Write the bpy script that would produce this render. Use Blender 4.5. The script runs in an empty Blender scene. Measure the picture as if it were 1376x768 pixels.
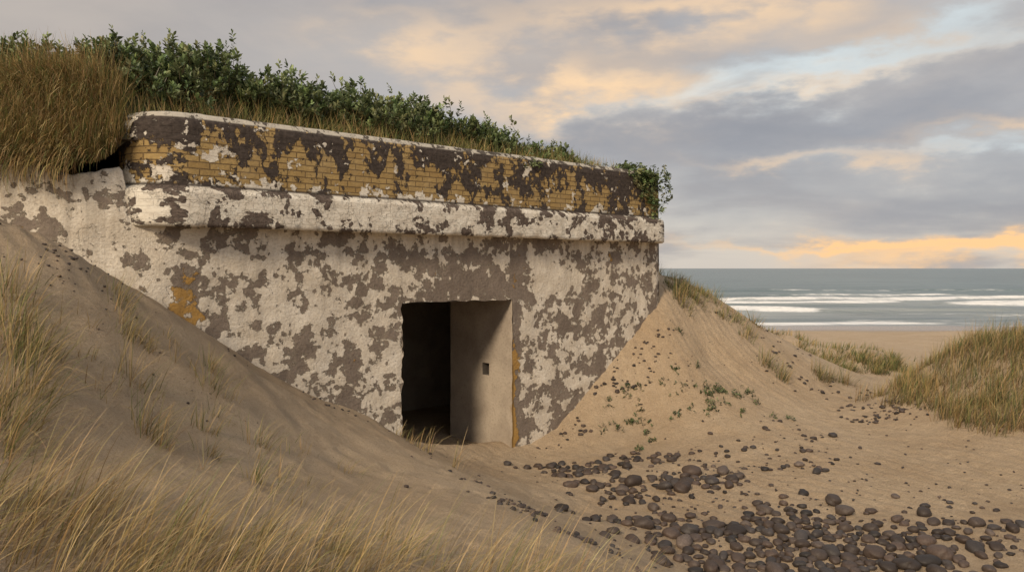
import bpy, math, random
import numpy as np
rng=np.random.default_rng(7)
random.seed(7)
scene=bpy.context.scene
# ---------------------------------------------------------------- helpers
def mesh_obj(name,V,F,mat=None,uv=None,col=None,smooth=True,parent=None):
    V=np.asarray(V,dtype=np.float32).reshape(-1,3); F=np.asarray(F,dtype=np.int32)
    k=F.shape[1]; me=bpy.data.meshes.new(name)
    me.vertices.add(len(V)); me.vertices.foreach_set("co",V.ravel())
    me.loops.add(F.size); me.loops.foreach_set("vertex_index",F.ravel())
    me.polygons.add(len(F)); me.polygons.foreach_set("loop_start",np.arange(0,F.size,k,dtype=np.int32))
    if smooth: me.polygons.foreach_set("use_smooth",np.ones(len(F),dtype=bool))
    me.update(calc_edges=True); me.validate()
    if uv is not None:
        uv=np.asarray(uv,dtype=np.float32).reshape(-1,2)
        l=me.uv_layers.new(name="UVMap"); l.data.foreach_set("uv",uv[F.ravel()].ravel())
    if col is not None:
        c=np.ones((len(V),4),dtype=np.float32); c[:,:3]=col
        a=me.color_attributes.new("Col",'FLOAT_COLOR','POINT'); a.data.foreach_set("color",c.ravel())
    if mat: me.materials.append(mat)
    ob=bpy.data.objects.new(name,me); scene.collection.objects.link(ob)
    if parent: ob.parent=parent
    return ob
def empty(name):
    e=bpy.data.objects.new(name,None); scene.collection.objects.link(e); return e
def _h(ix,iy,seed):
    n=(ix.astype(np.int64)*374761393+iy.astype(np.int64)*668265263+seed*1442695041)&0x7fffffff
    n=((n^(n>>13))*1274126177)&0x7fffffff
    n=(n^(n>>16))&0xffffff
    return n/float(0xffffff)
def vn(x,y,seed=0):
    x=np.asarray(x,float); y=np.asarray(y,float)
    ix=np.floor(x); iy=np.floor(y); fx=x-ix; fy=y-iy
    fx=fx*fx*fx*(fx*(fx*6-15)+10); fy=fy*fy*fy*(fy*(fy*6-15)+10)
    a=_h(ix,iy,seed);b=_h(ix+1,iy,seed);c=_h(ix,iy+1,seed);d=_h(ix+1,iy+1,seed)
    return (a+(b-a)*fx+(c-a)*fy+(a-b-c+d)*fx*fy)*2-1
def fbm(x,y,seed=0,o=4):
    s=0;a=1;f=1
    for i in range(o):
        s=s+a*vn(x*f+i*17.3,y*f-i*9.1,seed+i); a*=.5; f*=2.03
    return s
def sst(a,b,x):
    t=np.clip((x-a)/(b-a),0,1); return t*t*(3-2*t)
D=np.array([.7431,.6691]); O=np.array([.6691,-.7431]); W0=np.array([0,10.95])
EYE=2.5
# ---------------------------------------------------------------- terrain
cp=[(0,0,1.1),(-2,0,1.4),(2,0,.85),(0,-3,1.2),(-4,-3,1.8),(4,-3,.7),(-5,1,2.2),
(-1.93,3,1.36),(-1.16,3.2,1.28),(-.3,3.6,1.13),(.68,4.5,.76),(1.5,3.5,.5),(2.2,4.5,.12),(3.5,3.5,.15),
(-3.54,5.5,2.29),(-2.7,4.2,1.75),(-4.2,6.5,2.85),(-3.85,7.0,2.6),(-2.5,5.5,1.52),(-2.07,5.7,1.22),(-1.53,5.7,.98),
(-1.195,6.8,.74),(-.86,4.9,.9),(.07,6.5,.56),(-.5,8.0,.46),(-.3,7.3,.52),(.45,5.4,.68),
(-3.54,7.77,2.21),(-2.99,8.25,1.73),(-2.37,8.81,1.18),(-1.66,9.45,.72),(-1.345,9.74,.42),
(-4.12,7.5,2.54),(-4.75,7.4,2.80),(-7,7.1,3.1),(-6,5,3.0),(-8,6,3.4),(-6.5,2,2.6),(-9,2,3),(-12,7,3.7),
(-.3,10.6,.03),(0,10.95,0),(.1,9.5,0),(.7,8.2,0),(1.2,7.9,0),(1.3,6.5,.03),(2.2,7.5,0),(1.2,9.6,.0),(3,7.8,.02),(4.1,6.4,.06),(2.5,9.3,.05),(3.6,9.5,.12),
(.556,11.45,.16),(1.265,12.09,.78),(1.92,12.68,1.37),(2.59,13.29,1.97),(2.8,14.4,2.32),(1.0,11.2,.12),(1.79,11.7,.34),
(2.5,12.7,1.42),(2.38,12,.72),(3.18,13,1.05),(3.8,13,.82),(3.8,11.2,.3),(3.8,15,1.94),(4.5,15.5,1.56),(5.4,16,1.08),(6.4,14.5,.42),
(5.6,12.9,.36),(5.36,11.2,.28),(6.2,9.6,.33),(6.0,6.5,.15),(9,8,.5),(8,4,.3),
(6.9,12.5,1.20),(7.6,12.3,1.38),(9.5,12,1.45),(6.05,11.9,.70),(6.3,10.3,.48),(7.2,11.0,1.05),(12,12,1.5),(9,14.5,.6),(12,16,.4),(7.3,14.5,.25),(6.6,13.8,.3),(9,18,-.1),(7,20,-.1),(14,22,-.4),(4.5,20,.7),(4,18,1.4),
(-8,14,3.3),(-3,18,3.0),(0,20,2.3),(2.5,17,2.2),(-12,22,2.8),(0,27,.5),(8,28,-.4),(-10,30,.5)]
cp=np.array(cp,float)
def U(r2): return np.where(r2>1e-9,.5*r2*np.log(np.maximum(r2,1e-9)),0)
n=len(cp); A=np.zeros((n+3,n+3)); r2=((cp[:,None,:2]-cp[None,:,:2])**2).sum(-1)
A[:n,:n]=U(r2)+np.eye(n)*.02; A[:n,n]=1; A[:n,n+1:]=cp[:,:2]; A[n,:n]=1; A[n+1:,:n]=cp[:,:2].T
wts=np.linalg.solve(A,np.concatenate([cp[:,2],np.zeros(3)]))
def tps(x,y):
    x=np.clip(x,-12,14); y=np.clip(y,-4,30)
    s=wts[n]+wts[n+1]*x+wts[n+2]*y
    for i in range(n): s=s+wts[i]*U((x-cp[i,0])**2+(y-cp[i,1])**2)
    return s
def H(x,y):
    x=np.asarray(x,float); y=np.asarray(y,float)
    z=tps(x,y)
    g=np.interp(y,[20,26,40,60,64,110,200],[-.1,-.45,-1.15,-1.90,-2.06,-4.5,-6])+.10*fbm(x*.12,y*.12,5,3)*sst(55,40,y)
    g=g+ .95*np.exp(-((x-7.5)/1.3)**2-((y-23)/1.3)**2)+.55*np.exp(-((x-9.9)/1.3)**2-((y-22.5)/1.0)**2)+.55*np.exp(-((x-6.2)/1.4)**2-((y-26)/1.5)**2)
    z=z+(g-z)*sst(18,23,y)
    far=sst(14,40,np.abs(x)); z=z+far*.8*fbm(x*.06,y*.06,9,3)*sst(60,40,y)
    z=z+.05*fbm(x*.8,y*.8,1,3)*sst(60,40,y)*(1-.5*sst(-.5,.5,1-np.abs(z-.1)))
    z=z+.014*fbm(x*4,y*4,3,2)*sst(40,25,y)
    ph=(x*.8+y*.6)*36+4.2*vn(x*1.1,y*1.1,8)+1.8*vn(x*3,y*3,18)
    rp=np.sin(ph)*.0115*np.clip(vn(x*.45,y*.45,12)+.55,0,1)
    z=z+rp*sst(22,16,y)
    ft=_h(np.floor(x*2.3),np.floor(y*2.3),77); fx=(x*2.3)%1-.5; fy=(y*2.3)%1-.5
    z=z-np.where(ft>.66,.036*np.exp(-((fx/.2)**2+(fy/.26)**2))-.016*np.exp(-((fx/.34)**2+(fy/.4)**2)),0)*sst(20,16,y)
    rx=x-W0[0]; ry=y-W0[1]; t=rx*D[0]+ry*D[1]; s=-(rx*O[0]+ry*O[1])
    door=sst(-1.95,-1.8,t)*sst(.1,-.05,t)
    inner=np.where(door>.5,sst(.1,1.1,s),sst(.25,.4,s))
    foot=inner*sst(-4.9,-4.6,t)*sst(3.2,2.9,t)*sst(6.2,5.4,s)
    return z+(np.minimum(z,-.35)-z)*foot
def axis(a,b,step,lo,hi,g=1.12):
    c=list(np.arange(a,b+1e-6,step)); s=step;x=b
    while x<hi: s*=g;x+=s;c.append(x)
    s=step;x=a;l=[]
    while x>lo: s*=g;x-=s;l.append(x)
    return np.array(l[::-1]+c)
def gridfaces(nu,nv):
    i=np.arange(nu-1)[:,None]*nv+np.arange(nv-1)[None,:]
    return np.stack([i,i+nv,i+nv+1,i+1],-1).reshape(-1,4)
# ---------------------------------------------------------------- materials
def new_mat(name):
    m=bpy.data.materials.new(name); m.use_nodes=True; nt=m.node_tree
    return m,nt,nt.nodes['Principled BSDF']
def nd(nt,typ,ins=None,**pr):
    x=nt.nodes.new(typ)
    for k,v in pr.items(): setattr(x,k,v)
    for k,v in (ins or {}).items():
        s=x.inputs[k]
        if isinstance(v,bpy.types.NodeSocket): nt.links.new(v,s)
        else: s.default_value=v
    return x
def mth(nt,op,a,b=0.0,c=None,clamp=False):
    i={0:a,1:b}
    if c is not None: i[2]=c
    return nd(nt,'ShaderNodeMath',i,operation=op,use_clamp=clamp).outputs[0]
def mixc(nt,f,a,b,bt='MIX'):
    x=nt.nodes.new('ShaderNodeMix'); x.data_type='RGBA'; x.blend_type=bt
    for idx,v in ((0,f),(6,a),(7,b)):
        s=x.inputs[idx]
        if isinstance(v,bpy.types.NodeSocket): nt.links.new(v,s)
        else: s.default_value=v if idx==0 else (tuple(v)+(1,) if len(v)==3 else v)
    return x.outputs[2]
def noise(nt,co,scale,detail=5,rough=.55,dist=0,off=None):
    if off is not None:
        co=nd(nt,'ShaderNodeVectorMath',{0:co,1:off},operation='ADD').outputs[0]
    return nd(nt,'ShaderNodeTexNoise',{'Vector':co,'Scale':scale,'Detail':detail,'Roughness':rough,'Distortion':dist}).outputs[0]
def ramp(nt,v,a,b,c=0.,d=1.,smooth=False):
    return nd(nt,'ShaderNodeMapRange',{0:v,1:a,2:b,3:c,4:d},interpolation_type='SMOOTHSTEP' if smooth else 'LINEAR').outputs[0]
def bump(nt,h,st,dist,nrm=None):
    i={'Height':h,'Strength':st,'Distance':dist}
    if nrm is not None: i['Normal']=nrm
    return nd(nt,'ShaderNodeBump',i).outputs[0]

def sand_mat():
    m,nt,b=new_mat("sand"); g=nd(nt,'ShaderNodeNewGeometry'); P=g.outputs['Position']
    n1=noise(nt,P,.9,4); n2=noise(nt,P,6,5,.7); n3=noise(nt,P,55,4,.8); n4=noise(nt,P,220,1)
    c=mixc(nt,ramp(nt,n1,.3,.7),(.48,.35,.22),(.60,.465,.315))
    c=mixc(nt,ramp(nt,n2,.42,.70,0,.5),c,(.38,.27,.17))
    c=mixc(nt,ramp(nt,n3,.50,.68,0,.6),c,(.25,.175,.11))
    c=mixc(nt,ramp(nt,n4,.55,.66,0,.6),c,(.74,.62,.47))
    sx=nd(nt,'ShaderNodeSeparateXYZ',{0:P})
    v=nd(nt,'ShaderNodeTexVoronoi',{'Vector':P,'Scale':30.}) 
    sp=mth(nt,'LESS_THAN',v.outputs['Distance'],.14)
    pick=mth(nt,'GREATER_THAN',nd(nt,'ShaderNodeSeparateColor',{0:v.outputs['Color']}).outputs[0],.84)
    area=ramp(nt,noise(nt,P,.7,3,off=(5,2,1)),.47,.60)
    c=mixc(nt,mth(nt,'MULTIPLY',mth(nt,'MULTIPLY',sp,pick),area),c,(.07,.05,.035))
    wet=ramp(nt,sx.outputs[2],-1.72,-1.5,1,0,True)
    c=mixc(nt,wet,c,(.30,.25,.21))
    nt.links.new(c,b.inputs['Base Color'])
    nt.links.new(ramp(nt,wet,0,1,.92,.22),b.inputs['Roughness'])
    b.inputs['Specular IOR Level'].default_value=.25
    dry=mth(nt,'SUBTRACT',1.,mth(nt,'MULTIPLY',wet,.9))
    h1=bump(nt,mth(nt,'MULTIPLY',noise(nt,P,14,6,.75),dry),1.,.065)
    h2=bump(nt,mth(nt,'MULTIPLY',n3,dry),.9,.015,h1)
    nt.links.new(h2,b.inputs['Normal']); return m
SAND=sand_mat()

def flake(nt,co,scale,off,thr,e=.008,dist=.12,bias=None,fine=.11):
    co=nd(nt,'ShaderNodeVectorMath',{0:co,1:off},operation='ADD').outputs[0]
    a=nd(nt,'ShaderNodeTexNoise',{'Vector':co,'Scale':scale,'Detail':8.,'Roughness':.66,'Distortion':dist}).outputs[0]
    fn=nd(nt,'ShaderNodeTexNoise',{'Vector':co,'Scale':scale*5.5,'Detail':3.,'Roughness':.6}).outputs[0]
    v=nd(nt,'ShaderNodeTexVoronoi',{'Vector':co,'Scale':scale*4.2}).outputs['Distance']
    f=mth(nt,'ADD',mth(nt,'MULTIPLY',a,.80),mth(nt,'ADD',mth(nt,'MULTIPLY',v,.11),mth(nt,'MULTIPLY',fn,fine)))
    if bias is not None: f=mth(nt,'ADD',f,bias)
    return ramp(nt,f,thr-e,thr+e), f
def wall_mat():
    m,nt,b=new_mat("peeling_painted_concrete")
    uv=nd(nt,'ShaderNodeUVMap').outputs[0]; s=nd(nt,'ShaderNodeSeparateXYZ',{0:uv}); u=s.outputs[0]; z=s.outputs[1]
    n1=noise(nt,uv,2.2,5,.6); n2=noise(nt,uv,28,5,.7); n3=noise(nt,uv,120,2)
    c=mixc(nt,ramp(nt,n1,.3,.7),(.185,.15,.123),(.275,.225,.185))
    c=mixc(nt,ramp(nt,n2,.45,.75,0,.6),c,(.075,.058,.047))
    c=mixc(nt,ramp(nt,n3,.56,.70,0,.5),c,(.42,.37,.31))
    low=mth(nt,'MULTIPLY',ramp(nt,u,-5.4,-4.7,1,0),.06)
    d1=mth(nt,'MULTIPLY',mth(nt,'MULTIPLY',ramp(nt,u,-.04,-.02),ramp(nt,u,.04,.19,1,0)),ramp(nt,z,1.7,.1,.12,.30))
    d2=mth(nt,'MULTIPLY',ramp(nt,mth(nt,'ABSOLUTE',mth(nt,'ADD',u,4.4)),.05,.3,1,0),ramp(nt,z,2.6,2.2,0,.14))
    om,of=flake(nt,uv,1.9,(31,7,0),.655,bias=mth(nt,'ADD',mth(nt,'ADD',d1,low),d2))
    c=mixc(nt,om,c,mixc(nt,n2,(.46,.28,.085),(.36,.21,.07)))
    lint=mth(nt,'MULTIPLY',mth(nt,'MULTIPLY',ramp(nt,mth(nt,'ABSOLUTE',mth(nt,'ADD',u,.6)),.5,1.2,1,0,True),ramp(nt,mth(nt,'ABSOLUTE',mth(nt,'ADD',z,-2.3)),.1,.4,1,0,True)),-.08)
    left=ramp(nt,u,-4.9,-4.3,.030,0,True)
    blob=mth(nt,'MULTIPLY',mth(nt,'MULTIPLY',ramp(nt,mth(nt,'ABSOLUTE',mth(nt,'ADD',u,-.75)),.1,.5,1,0,True),ramp(nt,mth(nt,'ABSOLUTE',mth(nt,'ADD',z,-2.38)),.08,.35,1,0,True)),.14)
    drk=ramp(nt,u,1.6,3.0,0,-.012)
    bias=mth(nt,'ADD',mth(nt,'ADD',mth(nt,'ADD',lint,left),blob),drk)
    bias=mth(nt,'ADD',bias,mth(nt,'MULTIPLY',mth(nt,'SUBTRACT',noise(nt,uv,.8,2),.5),.14))
    bias=mth(nt,'SUBTRACT',bias,mth(nt,'MULTIPLY',d1,.9))
    wm,wf=flake(nt,uv,3.2,(3,1,0),.500,bias=bias)
    wc=mixc(nt,ramp(nt,noise(nt,uv,3.5,5,.65,off=(9,9,0)),.35,.65),(.62,.55,.45),(.79,.73,.63))
    wc=mixc(nt,ramp(nt,noise(nt,uv,40,4,.7),.46,.66,0,.55),wc,(.44,.365,.28))
    c=mixc(nt,wm,c,wc)
    rim=mth(nt,'MULTIPLY',ramp(nt,wf,.465,.490),mth(nt,'SUBTRACT',1.,wm))
    c=mixc(nt,mth(nt,'MULTIPLY',rim,.4),c,(.34,.29,.22))
    st=nd(nt,'ShaderNodeMapping',{'Vector':uv,'Scale':(5.,.35,1.)}).outputs[0]
    stn=mth(nt,'MULTIPLY',ramp(nt,noise(nt,st,1.6,5,.6),.48,.75),ramp(nt,z,1.2,2.9,.06,.45))
    c=mixc(nt,stn,c,(.09,.07,.055))
    nt.links.new(c,b.inputs['Base Color']); b.inputs['Roughness'].default_value=.9; b.inputs['Specular IOR Level'].default_value=.2
    h=bump(nt,mth(nt,'ADD',wm,mth(nt,'MULTIPLY',om,.5)),.9,.018)
    h=bump(nt,n2,.8,.020,h)
    nt.links.new(h,b.inputs['Normal']); return m
WALL=wall_mat()

def parapet_mat():
    m,nt,b=new_mat("peeling_brick_parapet")
    uv=nd(nt,'ShaderNodeUVMap').outputs[0]; s=nd(nt,'ShaderNodeSeparateXYZ',{0:uv}); u=s.outputs[0]
    P=nd(nt,'ShaderNodeNewGeometry').outputs['Position']; z=nd(nt,'ShaderNodeSeparateXYZ',{0:P}).outputs[2]
    uz=nd(nt,'ShaderNodeCombineXYZ',{0:u,1:z}).outputs[0]
    wob=nd(nt,'ShaderNodeVectorMath',{0:uz,1:nd(nt,'ShaderNodeVectorMath',{0:nd(nt,'ShaderNodeTexNoise',{'Vector':uz,'Scale':6.}).outputs[1],3:.010},operation='SCALE').outputs[0]},operation='ADD').outputs[0]
    br=nd(nt,'ShaderNodeTexBrick',{'Vector':wob,'Scale':1.,'Color1':(.43,.305,.13,1),'Color2':(.335,.225,.09,1),'Mortar':(.16,.108,.052,1),'Mortar Size':.0065,'Mortar Smooth':.3,'Brick Width':.21,'Row Height':.066,'Bias':0.})
    n2=noise(nt,uz,22,5,.7)
    c=mixc(nt,ramp(nt,n2,.4,.72,0,.5),br.outputs[0],(.20,.14,.07))
    c=mixc(nt,ramp(nt,noise(nt,uz,2.5,4,.6,off=(2,6,0)),.48,.7,0,.3),c,(.44,.35,.21))
    top=ramp(nt,z,3.55,4.0,-.03,.06); rt=ramp(nt,u,-1.5,2.5,-.01,.03)
    b1=mth(nt,'ADD',top,rt)
    b1=mth(nt,'ADD',b1,mth(nt,'MULTIPLY',mth(nt,'SUBTRACT',noise(nt,uz,.9,2,off=(4,4,0)),.5),.22))
    bm,bf=flake(nt,nd(nt,'ShaderNodeMapping',{'Vector':uz,'Scale':(1.15,.8,1.)}).outputs[0],3.5,(13,5,0),.510,bias=b1)
    dark=mixc(nt,ramp(nt,n2,.3,.7),(.030,.024,.021),(.095,.076,.066))
    c=mixc(nt,bm,c,dark)
    wm,wf=flake(nt,uz,4.0,(23,15,0),.605,bias=mth(nt,'ADD',ramp(nt,z,3.46,3.33,0,.07),ramp(nt,u,-3.6,-4.4,0,.045)))
    white=mixc(nt,ramp(nt,noise(nt,uz,5,5,.65),.35,.65),(.62,.56,.47),(.80,.76,.67))
    white=mixc(nt,ramp(nt,n2,.52,.70,0,.55),white,(.36,.31,.25))
    c=mixc(nt,wm,c,white)
    lm,lf=flake(nt,uz,3.8,(1,8,0),.470,bias=mth(nt,'ADD',ramp(nt,z,3.15,3.3,0,-.03),mth(nt,'MULTIPLY',mth(nt,'SUBTRACT',noise(nt,uz,.8,2,off=(7,1,0)),.5),.2)))
    base=mixc(nt,ramp(nt,n2,.3,.7),(.07,.055,.048),(.19,.15,.125))
    lc=mixc(nt,lm,base,white)
    isl=mth(nt,'LESS_THAN',mth(nt,'ADD',z,mth(nt,'MULTIPLY',mth(nt,'SUBTRACT',n2,.5),.02)),3.322)
    c=mixc(nt,isl,c,lc)
    gap=ramp(nt,mth(nt,'ABSOLUTE',mth(nt,'SUBTRACT',z,3.325)),.004,.026,.9,0)
    c=mixc(nt,gap,c,(.045,.035,.03))
    cm,cf=flake(nt,uz,5.5,(41,8,0),.475,bias=ramp(nt,u,-3.5,0.,.02,-.04))
    cap=ramp(nt,z,3.985,4.005)
    c=mixc(nt,cap,c,mixc(nt,cm,(.10,.085,.07),(.48,.44,.37)))
    nt.links.new(c,b.inputs['Base Color']); b.inputs['Roughness'].default_value=.88; b.inputs['Specular IOR Level'].default_value=.2
    hh=mth(nt,'ADD',mth(nt,'MULTIPLY',bm,.7),mth(nt,'ADD',mth(nt,'MULTIPLY',wm,.6),mth(nt,'MULTIPLY',lm,isl)))
    h=bump(nt,br.outputs[1],.7,-.010); h=bump(nt,hh,.9,.014,h)
    h=bump(nt,n2,.7,.014,h)
    nt.links.new(h,b.inputs['Normal']); return m
PARA=parapet_mat()
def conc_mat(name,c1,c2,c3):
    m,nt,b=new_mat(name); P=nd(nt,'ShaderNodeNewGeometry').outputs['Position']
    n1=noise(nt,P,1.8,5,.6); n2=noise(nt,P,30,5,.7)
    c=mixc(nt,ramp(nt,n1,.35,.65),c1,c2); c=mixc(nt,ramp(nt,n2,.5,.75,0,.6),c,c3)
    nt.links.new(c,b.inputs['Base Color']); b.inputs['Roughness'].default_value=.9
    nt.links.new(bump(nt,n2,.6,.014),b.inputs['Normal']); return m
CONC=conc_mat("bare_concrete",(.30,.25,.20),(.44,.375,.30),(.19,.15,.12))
DARKC=conc_mat("shade_toned_concrete",(.12,.10,.085),(.19,.165,.135),(.07,.06,.05))  # darker copy of the concrete; interior shade is put into its colour
EARTH=conc_mat("dark_soil",(.12,.10,.055),(.19,.155,.085),(.07,.065,.035))
def attr_mat(name,rough=.6,trans=.0,spec=.3,nscale=None):
    m,nt,b=new_mat(name); a=nd(nt,'ShaderNodeVertexColor',layer_name="Col").outputs[0]
    if nscale:
        P=nd(nt,'ShaderNodeNewGeometry').outputs['Position']
        n1=noise(nt,P,nscale,4,.65); a=mixc(nt,ramp(nt,n1,.35,.7,0,.5),a,(.02,.016,.014))
        nt.links.new(bump(nt,n1,.5,.008),b.inputs['Normal'])
    nt.links.new(a,b.inputs['Base Color']); b.inputs['Roughness'].default_value=rough; b.inputs['Specular IOR Level'].default_value=spec
    if trans>0:
        t=nd(nt,'ShaderNodeBsdfTranslucent',{0:a}); mx=nd(nt,'ShaderNodeMixShader',{0:trans,1:b.outputs[0],2:t.outputs[0]})
        nt.links.new(mx.outputs[0],nt.nodes['Material Output'].inputs[0])
    return m
GRASS=attr_mat("grass_blades",.65,.2,.2); LEAF=attr_mat("shrub_leaves",.45,.2,.4); STONE=attr_mat("wet_cobbles",.55,0,.35,60)
# ---------------------------------------------------------------- terrain mesh
xs=axis(-6.5,9.5,.04,-600,900,1.13); ys=axis(2.0,17.0,.04,-120,220,1.06)
X,Y=np.meshgrid(xs,ys,indexing='ij'); Z=H(X,Y)
mesh_obj("sand_dune_ground",np.stack([X,Y,Z],-1),gridfaces(len(xs),len(ys)),SAND)
# ---------------------------------------------------------------- sea
def sea_mat():
    m,nt,b=new_mat("sea_water"); P=nd(nt,'ShaderNodeNewGeometry').outputs['Position']
    a=nd(nt,'ShaderNodeVertexColor',layer_name="Col").outputs[0]; f=nd(nt,'ShaderNodeSeparateColor',{0:a}).outputs[0]
    mp=nd(nt,'ShaderNodeMapping',{'Vector':P,'Scale':(.25,1.,1.)}).outputs[0]
    br=noise(nt,mp,1.6,6,.7); br2=noise(nt,mp,.35,3,.6)
    fm=ramp(nt,mth(nt,'ADD',f,mth(nt,'ADD',mth(nt,'MULTIPLY',mth(nt,'SUBTRACT',br,.5),1.1),mth(nt,'MULTIPLY',mth(nt,'SUBTRACT',br2,.5),.9))),.42,.74)
    y=nd(nt,'ShaderNodeSeparateXYZ',{0:P}).outputs[1]
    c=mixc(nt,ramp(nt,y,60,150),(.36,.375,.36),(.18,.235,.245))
    st=nd(nt,'ShaderNodeMapping',{'Vector':P,'Scale':(.012,.09,1.)}).outputs[0]
    c=mixc(nt,ramp(nt,noise(nt,st,1.,6,.65),.42,.62,0,.8),c,(.105,.15,.165))
    c=mixc(nt,mth(nt,'MULTIPLY',fm,.9),c,(.80,.80,.79))
    nt.links.new(c,b.inputs['Base Color']); nt.links.new(ramp(nt,fm,0,1,.3,.9),b.inputs['Roughness'])
    h=bump(nt,noise(nt,mp,.5,5,.65),1.,.8); h=bump(nt,noise(nt,mp,3.,3,.6),.5,.1,h)
    nt.links.new(h,b.inputs['Normal']); return m
xs=axis(-20,130,.7,-9000,9000,1.25); ys=axis(57,170,.25,56.9,9000,1.05)
ys=ys[ys>=57]
X,Y=np.meshgrid(xs,ys,indexing='ij')
wob=2.6*vn(X*.03,Y*0+3,4)+.9*vn(X*.15,Y*0+9,6)
foam=np.zeros_like(X); Z=np.full_like(X,-2.0)+.14*fbm(X*.05,Y*.3,3,4)*sst(60,75,Y)
for y0,h,w,sd,k in ((62.5,.08,.7,1,1.1),(65.2,.16,.6,12,1.),(69.,.26,.7,2,1.05),(75.5,.34,.8,3,1.0),(85,.5,.9,7,.9),(96,.75,1.3,5,1.05),(103,.4,.8,15,.85),(113,.45,.9,14,.75),(128,.4,1.0,8,.65),(152,.4,1.2,9,.5)):
    ext=np.clip(vn(X*.05,Y*0+sd*7,sd)*1.3+.55,0,1); wb=wob+1.6*vn(X*.06,Y*0+sd,sd+40)
    d=Y-(y0+wb); prof=np.where(d<0,np.exp(-(d/(w*.7))**2),np.exp(-(d/(w*2.2))**2))
    Z+=h*prof*(.45+.55*ext)
    foam=np.maximum(foam,k*ext*np.exp(-((d+.5*w)/(w*1.1))**2))
foam=np.maximum(foam,.85*np.exp(-((Y-wob-61)/1.2)**2))
foam=np.maximum(foam,.36*sst(84,64,Y))
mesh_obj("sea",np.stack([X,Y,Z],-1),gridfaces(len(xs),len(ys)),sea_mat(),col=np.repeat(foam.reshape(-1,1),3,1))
# ---------------------------------------------------------------- bunker
bunker=empty("concrete_bunker")
def wallpt(t,off,z): 
    t=np.asarray(t,float); return np.stack([W0[0]+D[0]*t+O[0]*off,W0[1]+D[1]*t+O[1]*off,z+0*t],-1)
def hole_grid(us,vs,holes):
    nu,nv=len(us),len(vs); F=gridfaces(nu,nv).reshape(nu-1,nv-1,4); keep=np.ones((nu-1,nv-1),bool)
    uc=(us[1:]+us[:-1])/2; vc=(vs[1:]+vs[:-1])/2
    for a,b_,c,d in holes: keep&=~(((uc>a)&(uc<b_))[:,None]&((vc>c)&(vc<d))[None,:])
    return F[keep]
def lin(*segs):
    out=[]
    for a,b_,st in segs: out+=list(np.linspace(a,b_,max(2,int(round((b_-a)/st))+1)))
    return np.unique(np.round(out,5))
DT0,DT1,DH=-1.81,0.0,2.07
def jag(z,seed): 
    q=np.floor(z/.07); return .018*vn(z*9,z*0+seed,seed)+.022*(_h(q,q*0,seed)-.5)*(1 if seed==3 else .35)
E0=np.array([-13,6.3]); TC=-4.45
def w2(t,off=0): return W0+D*t+O*off
us=lin((-5.0,DT0,.03),(DT0,DT1,.03),(DT1,3.35,.03)); vs=lin((-.8,DH,.03),(DH,3.25,.03))
us=us[us>=TC-1e-6]; us[0]=TC
T,Zz=np.meshgrid(us,vs,indexing='ij')
def woff(T,Z): return .014*fbm(T*1.2,Z*1.2,21,3)+.005*fbm(T*9,Z*9,22,2)
off=woff(T,Zz)
T2=T.copy()
T2+=np.where((np.abs(T-DT0)<1e-4)&(Zz<DH),jag(Zz,3),0)+np.where((np.abs(T-DT1)<1e-4)&(Zz<DH),jag(Zz,5)*.6,0)
Z2=Zz+np.where((np.abs(Zz-DH)<1e-4)&(T>DT0)&(T<DT1),.012*vn(T*6,T*0,31),0)
rc=sst(3.2,3.35,T)*.06
V=wallpt(T2,0,0); V=V+np.concatenate([O[None,None,:]*(off-rc)[...,None],np.zeros(T.shape+(1,))],-1); V[...,2]=Z2
mesh_obj("front_wall",V,hole_grid(us,vs,[(DT0,DT1,-5,DH)]),WALL,uv=np.stack([T2,Z2],-1),parent=bunker)
pA=w2(TC); pC=w2(-5.15); pB=np.array([pC[0]-1.1,pC[1]-.13])
tb=np.linspace(0,1,40)[:,None]; bez=(1-tb)**2*pA+2*tb*(1-tb)*pC+tb**2*pB
wp_=np.concatenate([bez,pB+(E0-pB)*np.linspace(0,1,160)[1:,None]]); 
sl_=np.r_[0,np.cumsum(np.linalg.norm(np.diff(wp_,axis=0),axis=1))]
ss=np.arange(0,sl_[-1],.03); wx=np.stack([np.interp(ss,sl_,wp_[:,i]) for i in (0,1)],-1)
tg=-np.gradient(wx,axis=0); tg/=np.linalg.norm(tg,axis=1)[:,None]; tg[0]=D; wn=np.stack([tg[:,1],-tg[:,0]],-1)
vr=np.linspace(0,1,110)
S,R=np.meshgrid(ss,vr,indexing='ij')
TT=TC-S
top=2.99+.50*sst(.44,.56,S)+.07*fbm(S*2.2,S*0,41,4)*sst(.5,.8,S)-.02*sst(.7,3,S)
z0=-.8; rr_=np.minimum(R/.93,1); Zw=z0+rr_*(top-z0); back=np.clip((R-.93)/.07,0,1)*.4
offw=woff(TT,Zw)-back-.05*sst(.86,.93,R)*(S>.5)
P2=wx[:,None,:]+wn[:,None,:]*offw[...,None]
V=np.concatenate([P2,Zw[...,None]],-1)
mesh_obj("wing_wall",V,gridfaces(len(ss),len(vr)),WALL,uv=np.stack([TT,Zw+back],-1),parent=bunker)
s_=np.linspace(.0,5.5,60); z_=np.linspace(-.5,3.9,50); S,Zf=np.meshgrid(s_,z_,indexing='ij')
V=wallpt(3.33+0*S,0,0); V[...,:2]-=O*(S[...,None]+.055); V[...,2]=Zf
V[...,:2]+=D*(.012*fbm(S,Zf,44,3))[...,None]
mesh_obj("flank_wall",V,gridfaces(60,50),WALL,uv=np.stack([S+3.35,Zf],-1),parent=bunker)
pl=[(-.03,2.93),(.19,2.905),(.217,2.925),(.22,3.24),(.205,3.275),(.135,3.31),(.125,3.335),(.125,3.93),(.11,3.99),(.05,4.045),(-.03,4.065),(-.38,4.07),(-.39,3.6)]
prof=[]
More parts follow.
